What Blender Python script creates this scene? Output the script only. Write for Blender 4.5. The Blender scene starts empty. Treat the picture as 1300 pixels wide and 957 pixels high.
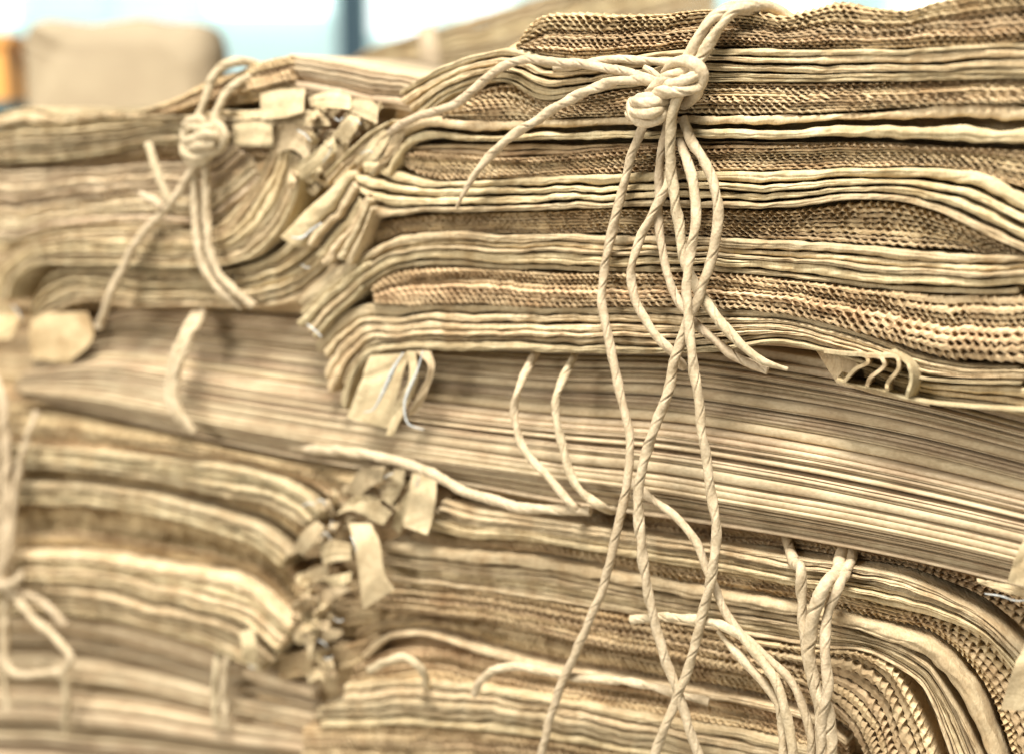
import bpy, math, random
import numpy as np
from mathutils import Matrix, Vector
R = math.radians
rng = np.random.RandomState(7)
random.seed(7)
S = bpy.context.scene
COL = S.collection

# ------------------------------------------------------------------ camera, world, lights, exposure
W0, H0 = 1300.0, 957.0
F = 1805.0                       # focal length in picture units (50 mm lens on a 36 mm sensor)
PITCH = math.atan((478.5 - 130) / F)
CAM = np.array([0.0, 0.0, 1.10])
cd = bpy.data.cameras.new('camera'); cam = bpy.data.objects.new('camera', cd); COL.objects.link(cam)
cam.location = CAM; cam.rotation_euler = (R(90) - PITCH, 0, 0)
cd.lens = 50; cd.sensor_width = 36; cd.clip_start = 0.02; cd.clip_end = 60
cd.dof.use_dof = True; cd.dof.focus_distance = 0.605; cd.dof.aperture_fstop = 3.6
cd.dof.aperture_blades = 0
S.camera = cam

w = bpy.data.worlds.new('World'); S.world = w; w.use_nodes = True
w.node_tree.nodes['Background'].inputs[0].default_value = (0.93, 1.0, 0.97, 1)
w.node_tree.nodes['Background'].inputs[1].default_value = 0.20

def area(name, loc, target, size, power, col):
    l = bpy.data.lights.new(name, 'AREA'); l.shape = 'RECTANGLE'; l.size, l.size_y = size
    l.energy = power; l.color = col
    o = bpy.data.objects.new(name, l); COL.objects.link(o); o.location = loc
    d = np.array(target) - np.array(loc)
    o.rotation_euler = Vector(d).to_track_quat('-Z', 'Y').to_euler()
    return o
area('roof_light', (-0.15, -0.15, 2.9), (0.0, 0.62, 1.0), (0.75, 0.6), 140, (1.0, 0.968, 0.945))
area('side_window_light', (-1.9, -0.5, 1.9), (0.0, 0.62, 1.0), (0.9, 0.9), 47, (1.0, 0.968, 0.945))
S.view_settings.view_transform = 'Standard'; S.view_settings.look = 'None'
S.view_settings.exposure = 0.0; S.view_settings.gamma = 1
S.view_settings.use_curve_mapping = False

# ------------------------------------------------------------------ geometry helpers
fwd = np.array([0, math.cos(PITCH), -math.sin(PITCH)]); upv = np.array([0, math.sin(PITCH), math.cos(PITCH)])
class Face:
    """a vertical plane in the room; at() gives the point of it seen in direction (px,py), n metres in front"""
    def __init__(s, yaw, D):
        s.N = np.array([math.sin(yaw), math.cos(yaw), 0.0]); s.D = D; s.out = -s.N
        s.T = np.array([math.cos(yaw), -math.sin(yaw), 0.0])
    def at(s, px, py, n=0.0):
        px = np.asarray(px, float); py = np.asarray(py, float)
        r = (px - W0/2)[..., None]/F*np.array([1.0, 0, 0]) + fwd + (-(py - H0/2))[..., None]/F*upv
        k = (s.D - n)/(r @ s.N)
        return CAM + r*k[..., None]
YAW = math.atan(0.60)
MAIN = Face(YAW, 0.66*math.cos(YAW))

TAB = rng.rand(4096)*2 - 1
def vn(x, seed=0):
    x = np.asarray(x, float) + seed*37.31 + 1000
    i = np.floor(x).astype(int); f = x - i; f = f*f*(3 - 2*f)
    return TAB[i % 4096]*(1 - f) + TAB[(i + 1) % 4096]*f
def fbm(x, seed=0):
    return vn(x, seed)*0.6 + vn(np.asarray(x)*2.3, seed + 5)*0.28 + vn(np.asarray(x)*5.1, seed + 9)*0.14
_s = [0]
def seed():
    _s[0] += 1; return _s[0]

def crom(P, N):
    P = np.asarray(P, float); n = len(P)
    t = np.linspace(0, n - 1, N); i = np.minimum(t.astype(int), n - 2); f = (t - i)[:, None]
    p0 = P[np.maximum(i - 1, 0)]; p1 = P[i]; p2 = P[i + 1]; p3 = P[np.minimum(i + 2, n - 1)]
    # centripetal-ish: limit tangents so long/short spans do not overshoot
    d1 = np.linalg.norm(p2 - p1, axis=1)[:, None] + 1e-9
    d0 = np.linalg.norm(p1 - p0, axis=1)[:, None] + 1e-9; d2 = np.linalg.norm(p3 - p2, axis=1)[:, None] + 1e-9
    m1 = (p2 - p0)/(d0 + d1)*d1; m2 = (p3 - p1)/(d1 + d2)*d1
    return (2*f**3 - 3*f**2 + 1)*p1 + (f**3 - 2*f**2 + f)*m1 + (-2*f**3 + 3*f**2)*p2 + (f**3 - f**2)*m2
def even(P, step):
    """resample a polyline at even steps"""
    P = np.asarray(P); L = np.r_[0, np.cumsum(np.linalg.norm(np.diff(P, axis=0), axis=1))]
    n = max(int(L[-1]/step) + 1, 4); s = np.linspace(0, L[-1], n)
    return np.stack([np.interp(s, L, P[:, k]) for k in range(P.shape[1])], 1), s

def mesh_obj(name, V, faces_flat, counts, mat, parent=None, smooth=True):
    me = bpy.data.meshes.new(name)
    V = np.asarray(V, np.float32).reshape(-1, 3)
    me.vertices.add(len(V)); me.vertices.foreach_set('co', V.ravel())
    me.loops.add(len(faces_flat)); me.loops.foreach_set('vertex_index', np.asarray(faces_flat, np.int32))
    st = np.r_[0, np.cumsum(counts)[:-1]].astype(np.int32)
    me.polygons.add(len(counts)); me.polygons.foreach_set('loop_start', st)
    me.polygons.foreach_set('loop_total', np.asarray(counts, np.int32))
    me.update(calc_edges=True); me.validate()
    me.polygons.foreach_set('use_smooth', np.full(len(me.polygons), smooth)); me.update()
    me.materials.append(mat)
    o = bpy.data.objects.new(name, me); COL.objects.link(o)
    if parent:
        o.parent = parent
        if parent.type == 'EMPTY': o.matrix_parent_inverse = Matrix.Translation(-parent.location)
    return o
def grid(name, V, mat, parent=None, ring=False, caps=True, smooth=True):
    """V[n, m, 3]: n stations along, m points across; ring closes across; caps close both ends"""
    n, m, _ = V.shape
    i = np.arange(n - 1)[:, None]; j = np.arange(m if ring else m - 1)[None, :]
    j2 = (j + 1) % m
    q = np.stack([i*m + j, (i + 1)*m + j, (i + 1)*m + j2, i*m + j2], -1).reshape(-1, 4)
    ff = list(q.ravel()); cn = [4]*len(q)
    if caps:
        ff += list(range(m)); cn.append(m)
        ff += list(range((n - 1)*m + m - 1, (n - 1)*m - 1, -1)); cn.append(m)
    return mesh_obj(name, V, ff, cn, mat, parent, smooth)

def empty(name, loc, label, cat, group=None):
    o = bpy.data.objects.new(name, None); COL.objects.link(o); o.location = loc; o.empty_display_size = 0.02
    o['label'] = label; o['category'] = cat
    if group: o['group'] = group
    bpy.context.view_layer.update()
    return o

# ------------------------------------------------------------------ materials
def paper(name, c1, c2, rough=0.92, bump=0.35, fib=1.0, vary=0.28, stretch=(1, 1, 1), coarse=60):
    m = bpy.data.materials.new(name); m.use_nodes = True; nt = m.node_tree; N = nt.nodes; L = nt.links
    b = N['Principled BSDF']; b.inputs['Roughness'].default_value = rough
    b.inputs['Specular IOR Level'].default_value = 0.12
    tc = N.new('ShaderNodeTexCoord'); mp = N.new('ShaderNodeMapping'); mp.inputs['Scale'].default_value = stretch
    mp.inputs['Rotation'].default_value = (0, 0, YAW)
    L.new(tc.outputs['Object'], mp.inputs[0])
    oi = N.new('ShaderNodeObjectInfo')
    n1 = N.new('ShaderNodeTexNoise'); n1.inputs['Scale'].default_value = coarse; n1.inputs['Detail'].default_value = 6
    n1.inputs['Roughness'].default_value = 0.65
    L.new(mp.outputs[0], n1.inputs['Vector'])
    r = N.new('ShaderNodeValToRGB'); r.color_ramp.elements[0].position = 0.32; r.color_ramp.elements[1].position = 0.66
    r.color_ramp.elements[0].color = (*c1, 1); r.color_ramp.elements[1].color = (*c2, 1)
    L.new(n1.outputs['Fac'], r.inputs[0])
    # sack to sack variation: some paper is darker and redder, some paler
    mr = N.new('ShaderNodeMapRange'); mr.inputs[3].default_value = 1 - vary; mr.inputs[4].default_value = 1 + vary*0.45
    L.new(oi.outputs['Random'], mr.inputs[0])
    hs = N.new('ShaderNodeHueSaturation'); L.new(mr.outputs[0], hs.inputs['Value']); L.new(r.outputs[0], hs.inputs['Color'])
    m2 = N.new('ShaderNodeMath'); m2.operation = 'MULTIPLY'; m2.inputs[1].default_value = 7.3
    m3 = N.new('ShaderNodeMath'); m3.operation = 'FRACT'; L.new(oi.outputs['Random'], m2.inputs[0]); L.new(m2.outputs[0], m3.inputs[0])
    m4 = N.new('ShaderNodeMapRange'); m4.inputs[3].default_value = 0.495; m4.inputs[4].default_value = 0.506
    L.new(m3.outputs[0], m4.inputs[0]); L.new(m4.outputs[0], hs.inputs['Hue'])
    # fine fibre speckle
    n2 = N.new('ShaderNodeTexNoise'); n2.inputs['Scale'].default_value = 900; n2.inputs['Detail'].default_value = 3
    L.new(mp.outputs[0], n2.inputs['Vector'])
    mx = N.new('ShaderNodeMix'); mx.data_type = 'RGBA'; mx.blend_type = 'MULTIPLY'; mx.inputs[0].default_value = 0.35*fib
    rr = N.new('ShaderNodeValToRGB'); rr.color_ramp.elements[0].position = 0.35; rr.color_ramp.elements[1].position = 0.6
    rr.color_ramp.elements[0].color = (0.55, 0.5, 0.42, 1); rr.color_ramp.elements[1].color = (1, 1, 1, 1)
    L.new(n2.outputs['Fac'], rr.inputs[0]); L.new(hs.outputs[0], mx.inputs[6]); L.new(rr.outputs[0], mx.inputs[7])
    L.new(mx.outputs[2], b.inputs['Base Color'])
    # crumple bump at two sizes
    n3 = N.new('ShaderNodeTexNoise'); n3.inputs['Scale'].default_value = 210; n3.inputs['Detail'].default_value = 5
    n3.inputs['Distortion'].default_value = 0.6
    L.new(mp.outputs[0], n3.inputs['Vector'])
    bp = N.new('ShaderNodeBump'); bp.inputs['Strength'].default_value = bump; bp.inputs['Distance'].default_value = 0.0012
    L.new(n3.outputs['Fac'], bp.inputs['Height'])
    bq = N.new('ShaderNodeBump'); bq.inputs['Strength'].default_value = bump*0.6; bq.inputs['Distance'].default_value = 0.0003
    L.new(n2.outputs['Fac'], bq.inputs['Height']); L.new(bp.outputs[0], bq.inputs['Normal'])
    L.new(bq.outputs[0], b.inputs['Normal'])
    return m
M_FOLD = paper('kraft_paper_fold', (0.38, 0.27, 0.138), (0.60, 0.485, 0.29), bump=0.8, stretch=(1.5, 1, 0.6))
M_SERR = paper('kraft_paper_cut_edge', (0.36, 0.235, 0.115), (0.63, 0.485, 0.28), bump=0.5, vary=0.28, coarse=45)
M_SHEET = paper('kraft_sheet', (0.40, 0.29, 0.17), (0.58, 0.465, 0.295), bump=0.3, vary=0.2, stretch=(0.15, 1, 1), coarse=80)
M_STRIP = paper('kraft_strip', (0.40, 0.298, 0.165), (0.58, 0.466, 0.28), bump=0.5, vary=0.15)
M_TWINE = paper('paper_twine', (0.42, 0.325, 0.195), (0.57, 0.462, 0.30), bump=0.6, vary=0.12, coarse=160)
M_THREAD = paper('white_thread', (0.34, 0.35, 0.32), (0.58, 0.59, 0.54), bump=0.3, vary=0.0)
M_BAG = paper('dull_kraft_bag', (0.31, 0.245, 0.155), (0.41, 0.34, 0.215), bump=0.3, vary=0.0, coarse=6)

def plain(name, col, rough=0.6, emit=0):
    m = bpy.data.materials.new(name); m.use_nodes = True; b = m.node_tree.nodes['Principled BSDF']
    n = m.node_tree.nodes.new('ShaderNodeTexNoise'); n.inputs['Scale'].default_value = 4
    r = m.node_tree.nodes.new('ShaderNodeValToRGB')
    r.color_ramp.elements[0].color = (*[c*0.9 for c in col], 1); r.color_ramp.elements[1].color = (*col, 1)
    m.node_tree.links.new(n.outputs['Fac'], r.inputs[0]); m.node_tree.links.new(r.outputs[0], b.inputs['Base Color'])
    b.inputs['Roughness'].default_value = rough
    if emit:
        b.inputs['Emission Color'].default_value = (*col, 1); b.inputs['Emission Strength'].default_value = emit
    return m

# ------------------------------------------------------------------ layers of a bundle
def stations(face, top, bot, n0, step=0.0009):
    """top and bottom edge of a pack of layers as seen, put on the bundle's face -> even stations"""
    K = 900
    T = crom(top, K); B = crom(bot, K)
    M = (T + B)/2
    Pm = face.at(M[:, 0], M[:, 1], n0)
    L = np.r_[0, np.cumsum(np.linalg.norm(np.diff(Pm, axis=0), axis=1))]
    n = int(L[-1]/step) + 2; s = np.linspace(0, L[-1], n)
    f = lambda C: np.stack([np.interp(s, L, C[:, k]) for k in range(2)], 1)
    T, B = f(T), f(B)
    return face.at(T[:, 0], T[:, 1], n0), face.at(B[:, 0], B[:, 1], n0), s

def split(s, spec, wob=0.22, freq=14, fine=0.9):
    """spec = relative thicknesses; returns edges[len+1, n] in 0..1, wandering along the pack"""
    th = np.array([t*np.clip(1 + wob*1.9*fbm(s*freq, seed()) + wob*fine*fbm(s*75, seed()), 0.2, 2.2) for t in spec])
    c = np.vstack([np.zeros(len(s)), np.cumsum(th, 0)]); return c/c[-1]

def fold(face, parent, P0, P1, s, a, b, n, depth=0.10, mat=None, name='paper_sack', groove=None, lip=1.0, taper=0.0, rag=0.004):
    """one folded sack: rounded lip in front, flat sheets running back"""
    if rag:
        ds = s[1] - s[0]; i0 = int(random.random()**1.5*rag/ds); i1 = len(s) - int(random.random()**1.5*rag/ds)
        if i1 - i0 > 8: P0, P1, s, a, b = P0[i0:i1], P1[i0:i1], s[i0:i1], a[i0:i1], b[i0:i1]
    H = np.linalg.norm(P1 - P0, axis=1)*(b - a)
    sd = seed()
    ang = np.linspace(0, math.pi, 17)
    ws = 0.47 - 0.41*np.cos(ang)
    r = np.minimum(H*0.62, 0.0030)*lip
    ng = groove if groove is not None else random.choice([0, 1, 1, 2, 2])
    gs = [0.47 + 0.16*vn(s*9, sd + 40)] if ng == 1 else [0.33 + 0.1*vn(s*11, sd + 41), 0.64 + 0.1*vn(s*13, sd + 42)] if ng == 2 else []
    ply = [0.0006*fbm(s*30, sd + 50 + q) for q in range(3)]
    gd = [0.0009*np.clip(0.75 + 0.8*vn(s*26, sd + 60 + q), 0, 1.4) for q in range(3)]
    cols = []
    base = n + 0.0015*fbm(s*18, sd) + 0.0006*fbm(s*90, sd + 3)
    if taper: base = base - taper*np.exp(-s/0.02)
    crk = np.abs(vn(s*150, sd + 70))*np.abs(vn(s*37, sd + 71))
    for k, wv in enumerate(ws):
        dn = base + r*(np.sin(ang[k])**0.6 - 1)
        dn = dn + (0.00022*vn(s*310 + k*0.25, sd + 11) - 0.0011*crk*(0.5 + 0.5*vn(s*90 + k*0.3, sd + 72)))*math.sin(ang[k])
        q = np.zeros(len(s), int)
        for u, g in enumerate(gs):
            dn = dn - gd[u]*np.exp(-((wv - g)/0.05)**2); q = q + (wv > g)
        if gs: dn = dn + np.choose(q, ply[:len(gs) + 1])
        ww = a + (b - a)*(wv + 0.08*vn(s*70 + k*0.25, sd + 17) + 0.07*vn(s*210 + k*0.12, sd + 19))
        cols.append(P0 + (P1 - P0)*ww[:, None] + face.out*dn[:, None])
    wt = a + (b - a)*0.13; wb = a + (b - a)*0.80
    first = P0 + (P1 - P0)*wt[:, None] - face.out*depth
    last = P0 + (P1 - P0)*wb[:, None] - face.out*depth
    V = np.stack([first] + cols + [last], 1)
    return grid(name, V, mat or M_FOLD, parent, ring=True)

def serr(face, parent, P0, P1, s, a, b, n, depth=0.10, pitch=0.0033, amp=1.0, name='paper_sack', mat=None, plies=2):
    """one sack whose zigzag-cut crimped mouth faces out: the plies weave in and out along the edge"""
    H = np.linalg.norm(P1 - P0, axis=1)*(b - a)
    sd = seed()
    L = s[-1]; pitch = pitch*random.uniform(0.85, 1.2); nn = int(L/pitch*11) + 8
    S_ = np.linspace(0, L, nn)
    f3 = lambda A: np.stack([np.interp(S_, s, A[:, k]) for k in range(3)], 1)
    Q0, Q1 = f3(P0), f3(P1); aa = np.interp(S_, s, a); bb = np.interp(S_, s, b); HH = np.interp(S_, s, H)
    Vs = []; parts = []
    ph0 = random.random()*6.28
    for p in range(plies):
        ph = 2*math.pi*(S_/pitch + 0.8*fbm(S_*45, sd)) + ph0 + p*math.pi + 0.5*vn(S_*80, sd + 51 + p)
        A = amp*np.clip(0.62 + 0.5*vn(S_*28, sd + 31 + p) + 0.45*vn(S_*330, sd + 37 + p), 0.05, 1.3)
        lo = p/plies; A = A*np.minimum(1, 0.0024/(HH/plies))
        wc = aa + (bb - aa)*(lo + 0.5/plies + 0.30/plies*np.sin(ph)*A*1.3)
        hw = (bb - aa)*(0.42 + 0.10*vn(S_*300, sd + 41 + p))/plies
        dn = n + 0.0016*fbm(S_*25, sd + 7 + p) + 0.0010*np.cos(ph + 0.6)*A + (random.random() - 0.5)*0.0008
        nt = 0.0005*np.sin(ph*1.0 + 2.2)*A
        c = []
        back = 0.012
        for (dw, d) in ((-1, -back), (-1.0, -0.0006), (-0.25, 0.00035), (0.9, -0.0001), (1.1, -0.0012), (1.0, -back)):
            ww = wc + hw*dw if d > -back else aa + (bb - aa)*(lo + (0.5 + 0.42*dw)/plies)
            q = Q0 + (Q1 - Q0)*ww[:, None] + face.out*(dn + d + (nt*dw if d > -back else 0))[:, None]
            if d > -back: q = q + face.T*(0.0005*np.sin(ph + 1.0)*dw)[:, None]
            c.append(q)
        parts.append(np.stack(c, 1))
    # body behind the teeth, running back
    c = []
    for (wv, d) in ((0.06, -depth), (0.06, -0.0032), (0.94, -0.0032), (0.94, -depth)):
        c.append(Q0 + (Q1 - Q0)*(aa + (bb - aa)*wv)[:, None] + face.out*(n + d))
    parts.append(np.stack(c, 1))
    allV = []; ff = []; cn = []; off = 0
    for V in parts:
        k, m, _ = V.shape
        i = np.arange(k - 1)[:, None]; j = np.arange(m)[None, :]; j2 = (j + 1) % m
        q = np.stack([i*m + j, (i + 1)*m + j, (i + 1)*m + j2, i*m + j2], -1).reshape(-1, 4) + off
        ff += list(q.ravel()); cn += [4]*len(q)
        ff += [off + x for x in range(m)]; cn.append(m)
        ff += [off + (k - 1)*m + x for x in range(m - 1, -1, -1)]; cn.append(m)
        allV.append(V.reshape(-1, 3)); off += k*m
    return mesh_obj(name, np.concatenate(allV), ff, cn, mat or M_SERR, parent, smooth=False)

def sheet(face, parent, P0, P1, s, a, b, n, depth=0.16, name='paper_sheet', mat=None, tight=False):
    sd = seed()
    base = n + 0.0008*fbm(s*9, sd) + 0.00015*fbm(s*80, sd + 2)
    c = []
    for (wv, d) in ((0.02, -depth), (0.02, -0.0004), (0.2, 0), (0.8, 0.0), (0.97, -0.0005), (0.97, -depth)):
        if tight: wv = {0.02: -0.02, 0.97: 1.015}.get(wv, wv)
        ww = a + (b - a)*wv
        c.append(P0 + (P1 - P0)*ww[:, None] + face.out*(base + d)[:, None])
    return grid(name, np.stack(c, 1), mat or M_SHEET, parent, ring=True)

def pack(face, parent, kind, top, bot, spec, n0=0.0, rec=0.0, depth=0.10, step=0.0009, wob=0.26, **kw):
    """a run of layers of one kind between two edge curves; spec = thickness list, negative = dark gap"""
    P0, P1, s = stations(face, top, bot, n0, step)
    wz = 0.0007*fbm(s*38, seed()); P0 = P0 + wz[:, None]*np.array([0, 0, 1.0]); P1 = P1 + wz[:, None]*np.array([0, 0, 1.0])
    E = split(s, [abs(v) for v in spec], wob)
    out = []
    for i, v in enumerate(spec):
        if v < 0: continue
        jn = random.choice([-0.0022, -0.001, -0.0004, 0.0003, 0.0008, 0.0012])*kw.get('jit', 1.0)
        k2 = {k: x for k, x in kw.items() if k != 'jit'}
        a, b = E[i], E[i + 1]
        if kind == 'fold': out.append(fold(face, parent, P0, P1, s, a, b, rec + jn, depth, **k2))
        elif kind == 'serr': out.append(serr(face, parent, P0, P1, s, a, b, rec + jn, depth, **k2))
        else: out.append(sheet(face, parent, P0, P1, s, a, b, rec + jn, depth, **k2))
    return out

# ------------------------------------------------------------------ twine, strips, threads
def tube(name, P, r, parent, mat, lobes=2, twist=0.021, sides=30, step=0.0005, taper0=1.0, taper1=1.0, rough=1.0, flat=0.0):
    P, s = even(P, step); n = len(P); L = s[-1]; sd = seed()
    t = np.gradient(P, axis=0); t /= np.linalg.norm(t, axis=1)[:, None]
    u = np.zeros_like(P); u0 = np.cross(t[0], [0.3, 0.5, 0.8]); u0 /= np.linalg.norm(u0); u[0] = u0
    for i in range(1, n):
        v = u[i-1] - t[i]*np.dot(u[i-1], t[i]); u[i] = v/np.linalg.norm(v)
    v = np.cross(t, u)
    th = np.linspace(0, 2*math.pi, sides, endpoint=False)[None, :]
    phi = (2*math.pi*s/twist*(1) + 1.5*vn(s*25, sd))[:, None]
    rad = 1 + 0.10*fbm(s*45, sd + 1)[:, None]*rough
    groove = np.zeros((n, sides))
    offs = [0, 2.6, 4.4, 5.3][:lobes]
    for k, o in enumerate(offs):
        d = (th - phi - o + math.pi) % (2*math.pi) - math.pi
        dep = (0.40 if k == 0 else 0.26)*np.clip(0.65 + 0.8*vn(s*90, sd + 5 + k), 0.05, 1.2)[:, None]
        groove -= dep*np.exp(-(d/0.13)**2); groove += 0.07*np.exp(-((d - 0.4)/0.28)**2)
    el = 1 + (0.04 + 0.16*vn(s*33, sd + 15)**2)[:, None]*np.cos(2*(th - phi*0.6 + 0.6)) + 0.05*vn(s*120, sd + 13)[:, None]*np.cos(th - phi) + flat*np.cos(2*(th - 1.2))
    fine = 0.02*vn((s*900)[:, None] + th*3.1, sd + 21)
    tp = np.ones(n)
    tp *= np.clip(taper0 + (1 - taper0)*s/0.012, 0, 1); tp *= np.clip(taper1 + (1 - taper1)*(L - s)/0.03, 0, 1)
    rr = r*tp[:, None]*rad*(el + groove + fine)
    V = P[:, None, :] + (u[:, None, :]*np.cos(th)[..., None] + v[:, None, :]*np.sin(th)[..., None])*rr[..., None]
    return grid(name, V, mat, parent, ring=True)
def wpath(face, pts, n0=0.0):
    pts = np.array([(p[0], p[1], (p[2] if len(p) > 2 else 4)/1000.0 + n0) for p in pts], float)
    C = crom(pts, 60*len(pts))
    return face.at(C[:, 0], C[:, 1], C[:, 2])
def twine(face, parent, pts, r=0.0024, n0=0.0, name='twine_strand', **kw):
    P = wpath(face, pts, n0)
    _, s = even(P, 0.0006); 
    sd = seed()
    P = even(P, 0.002)[0]; s = np.arange(len(P))*0.002; edge = np.clip(np.minimum(s, s[-1] - s)/0.01, 0, 1)
    for ax, q in ((face.T, 0), (face.out, 1), (np.array([0, 0, 1.0]), 2)):
        P = P + ax*(edge*(0.0006*vn(s*48, sd + q) + 0.0003*vn(s*130, sd + 7 + q)))[:, None]
    return tube(name, P, r*0.89, parent, M_TWINE, **kw)
def join(objs, name, parent):
    """merge several meshes into one part"""
    Vs = []; ff = []; cn = []; off = 0
    for o in objs:
        me = o.data; v = np.empty(len(me.vertices)*3, np.float32); me.vertices.foreach_get('co', v)
        l = np.empty(len(me.loops), np.int32); me.loops.foreach_get('vertex_index', l)
        c = np.empty(len(me.polygons), np.int32); me.polygons.foreach_get('loop_total', c)
        Vs.append(v.reshape(-1, 3)); ff += list(l + off); cn += list(c); off += len(v)//3
    m = objs[0].data.materials[0]
    for o in objs: bpy.data.objects.remove(o)
    return mesh_obj(name, np.concatenate(Vs), ff, cn, m, parent)

def strip(face, parent, ea, eb, n0=0.0, name='paper_strip', mat=None, thick=0.0007, wav=0.0006):
    """torn strip of sack paper between two edges, each a list of (px, py, mm in front)"""
    A = np.array([(p[0], p[1], p[2]/1000 + n0) for p in ea], float); B = np.array([(p[0], p[1], p[2]/1000 + n0) for p in eb], float)
    n = 40; A = crom(A, n); B = crom(B, n); m = 9; sd = seed()
    PA = face.at(A[:, 0], A[:, 1], A[:, 2]); PB = face.at(B[:, 0], B[:, 1], B[:, 2])
    w_ = np.linspace(0, 1, m)[None, :, None]
    V = PA[:, None, :]*(1 - w_) + PB[:, None, :]*w_
    wv = wav*vn(np.arange(n)[:, None]*0.18 + np.arange(m)[None, :]*0.31, sd) + wav*0.6*vn(np.arange(m)[None, :]*0.9 + np.zeros((n, 1)), sd + 4)
    V = V + face.out*wv[..., None]
    # paper thickness: front and back skins
    du = np.gradient(V, axis=0); dv = np.gradient(V, axis=1); nr = np.cross(du, dv)
    nr /= np.linalg.norm(nr, axis=2)[..., None] + 1e-12
    Fv = V + nr*thick/2; Bv = (V - nr*thick/2)[:, ::-1, :]
    return grid(name, np.concatenate([Fv, Bv], 1), mat or M_STRIP, parent, ring=True, smooth=False)
def thread(face, parent, pts, r=0.0011, n0=0.0):
    return tube('thread_end', wpath(face, pts, n0), r*0.78, parent, M_THREAD, twist=0.004, sides=14, rough=4.5, taper0=0.4, taper1=0.3)

def core(face, parent, top, bot, k, n0):
    pack(face, parent, 'sheet', top, bot, [random.choice([.8, 1, 1.3]) for _ in range(k)], n0=n0, rec=0.0, depth=0.13, step=0.003, mat=M_SERR, wob=0.1, name='paper_sack', tight=True)
# ------------------------------------------------------------------ the room behind
fl = grid('floor', np.array([[(-8, -2, 0.60), (8, -2, 0.60)], [(-8, 9, 0.60), (8, 9, 0.60)]], float),
          plain('concrete', (0.42, 0.40, 0.36), 0.9), caps=False); fl['kind'] = 'structure'
def flat_face(depth): return Face(0.0, depth)
def slab(name, face, x0, y0, x1, y1, th, mat, parent=None, n=0.0):
    """upright panel seen between two picture corners, with real thickness"""
    a = face.at(x0, y0, n); b = face.at(x1, y1, n)
    lo = np.minimum(a, b); hi = np.maximum(a, b); f = lo[1]
    V = np.array([[(lo[0], f, lo[2]), (lo[0], f, hi[2]), (lo[0], f + th, hi[2]), (lo[0], f + th, lo[2])],
                  [(hi[0], f, lo[2]), (hi[0], f, hi[2]), (hi[0], f + th, hi[2]), (hi[0], f + th, lo[2])]])
    return grid(name, V, mat, parent, ring=True, smooth=False)
WALL = flat_face(4.6)
wl = empty('window_wall', (0, 4.6, 0.6), 'pale aqua blurred wall with bright daylight windows behind the stacks', 'wall')
m_wall = plain('aqua_wall', (0.60, 0.80, 0.76), 0.8, 0.28)
m_pane = plain('daylight_pane', (0.95, 1.0, 0.99), 0.3, 1.6)
m_soft = plain('frosted_pane', (0.74, 0.92, 0.90), 0.3, 0.6)
m_wall_glow = plain('glowing_wall_panel', (0.62, 0.84, 0.80), 0.4, 0.50)  # plain aqua wall; added emission stands in for the daylight on it
m_post = plain('blue_grey_post', (0.05, 0.11, 0.14), 0.6)
slab('glowing_wall_panel', WALL, -500, -350, 1900, 330, 0.05, m_wall_glow, wl)
for (x0, y0, x1, y1, mm) in ((-60, -300, 14, 28, m_pane), (28, -300, 118, 26, m_soft), (135, -300, 240, 60, m_soft), (256, -300, 414, 16, m_pane), (466, -300, 540, 44, m_pane),
                             (548, -300, 566, 60, m_soft), (574, -300, 640, 16, m_pane), (660, -300, 900, 20, m_soft), (965, -300, 1040, 60, m_pane), (1160, -300, 1200, 40, m_pane)):
    slab('window_pane', WALL, x0, y0, x1, y1, 0.03, mm, wl, n=0.04)
pst = slab('post', flat_face(3.6), 418, -420, 470, 330, 0.09, m_post)
pst['label'] = 'dark blue grey upright post in front of the bright windows'; pst['category'] = 'post'

# a soft full sack standing behind on the left
def cushion(name, face, x0, y0, x1, y1, depth, mat):
    a = face.at(x0, y0); b = face.at(x1, y1); c = (a + b)/2 + np.array([0, depth/2, 0]); hx = abs(b[0] - a[0])/2; hz = abs(b[2] - a[2])/2
    n, m = 70, 90
    u = np.linspace(-1, 1, n)[:, None]*math.pi/2*0.999; t = np.linspace(0, 2*math.pi, m, endpoint=False)[None, :]
    sp = lambda v, e: np.sign(v)*np.abs(v)**e
    X = sp(np.cos(u), 0.25)*sp(np.cos(t), 0.3); Y = sp(np.cos(u), 0.25)*sp(np.sin(t), 0.6); Z = sp(np.sin(u), 0.28) + 0*t
    wob = 0.05*vn(X*2.2 + Z*1.7, 3) + 0.03*vn(X*5 - Z*4, 8) + 0.015*vn(Z*11 + X*7, 18)
    V = np.stack([c[0] + hx*X*(1 + wob*0.3), c[1] + depth/2*Y*(1 + 3*wob), c[2] + hz*Z*(1 + wob*0.7)], -1)
    return grid(name, V, mat)
bag = cushion('paper_bag', flat_face(1.25), 12, 24, 276, 215, 0.10, M_BAG)
bag['label'] = 'big plain brown paper bag standing out of focus behind the left bundle'; bag['category'] = 'paper bag'
m_or = plain('orange_board', (0.75, 0.36, 0.08), 0.6); m_dk = plain('dark_teal_board', (0.03, 0.09, 0.10), 0.5)
oc = empty('storage_box', tuple(flat_face(1.45).at(-40, 203)), 'orange box with dark teal base cut by the left edge of the view', 'box')
slab('box_body', flat_face(1.45), -160, 50, 10, 128, 0.12, m_or, oc); slab('box_base', flat_face(1.45), -160, 128, 13, 203, 0.13, m_dk, oc, n=0.004)
slab('box_lid', flat_face(1.45), -165, 44, 12, 56, 0.13, m_or, oc, n=0.006)

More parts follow.
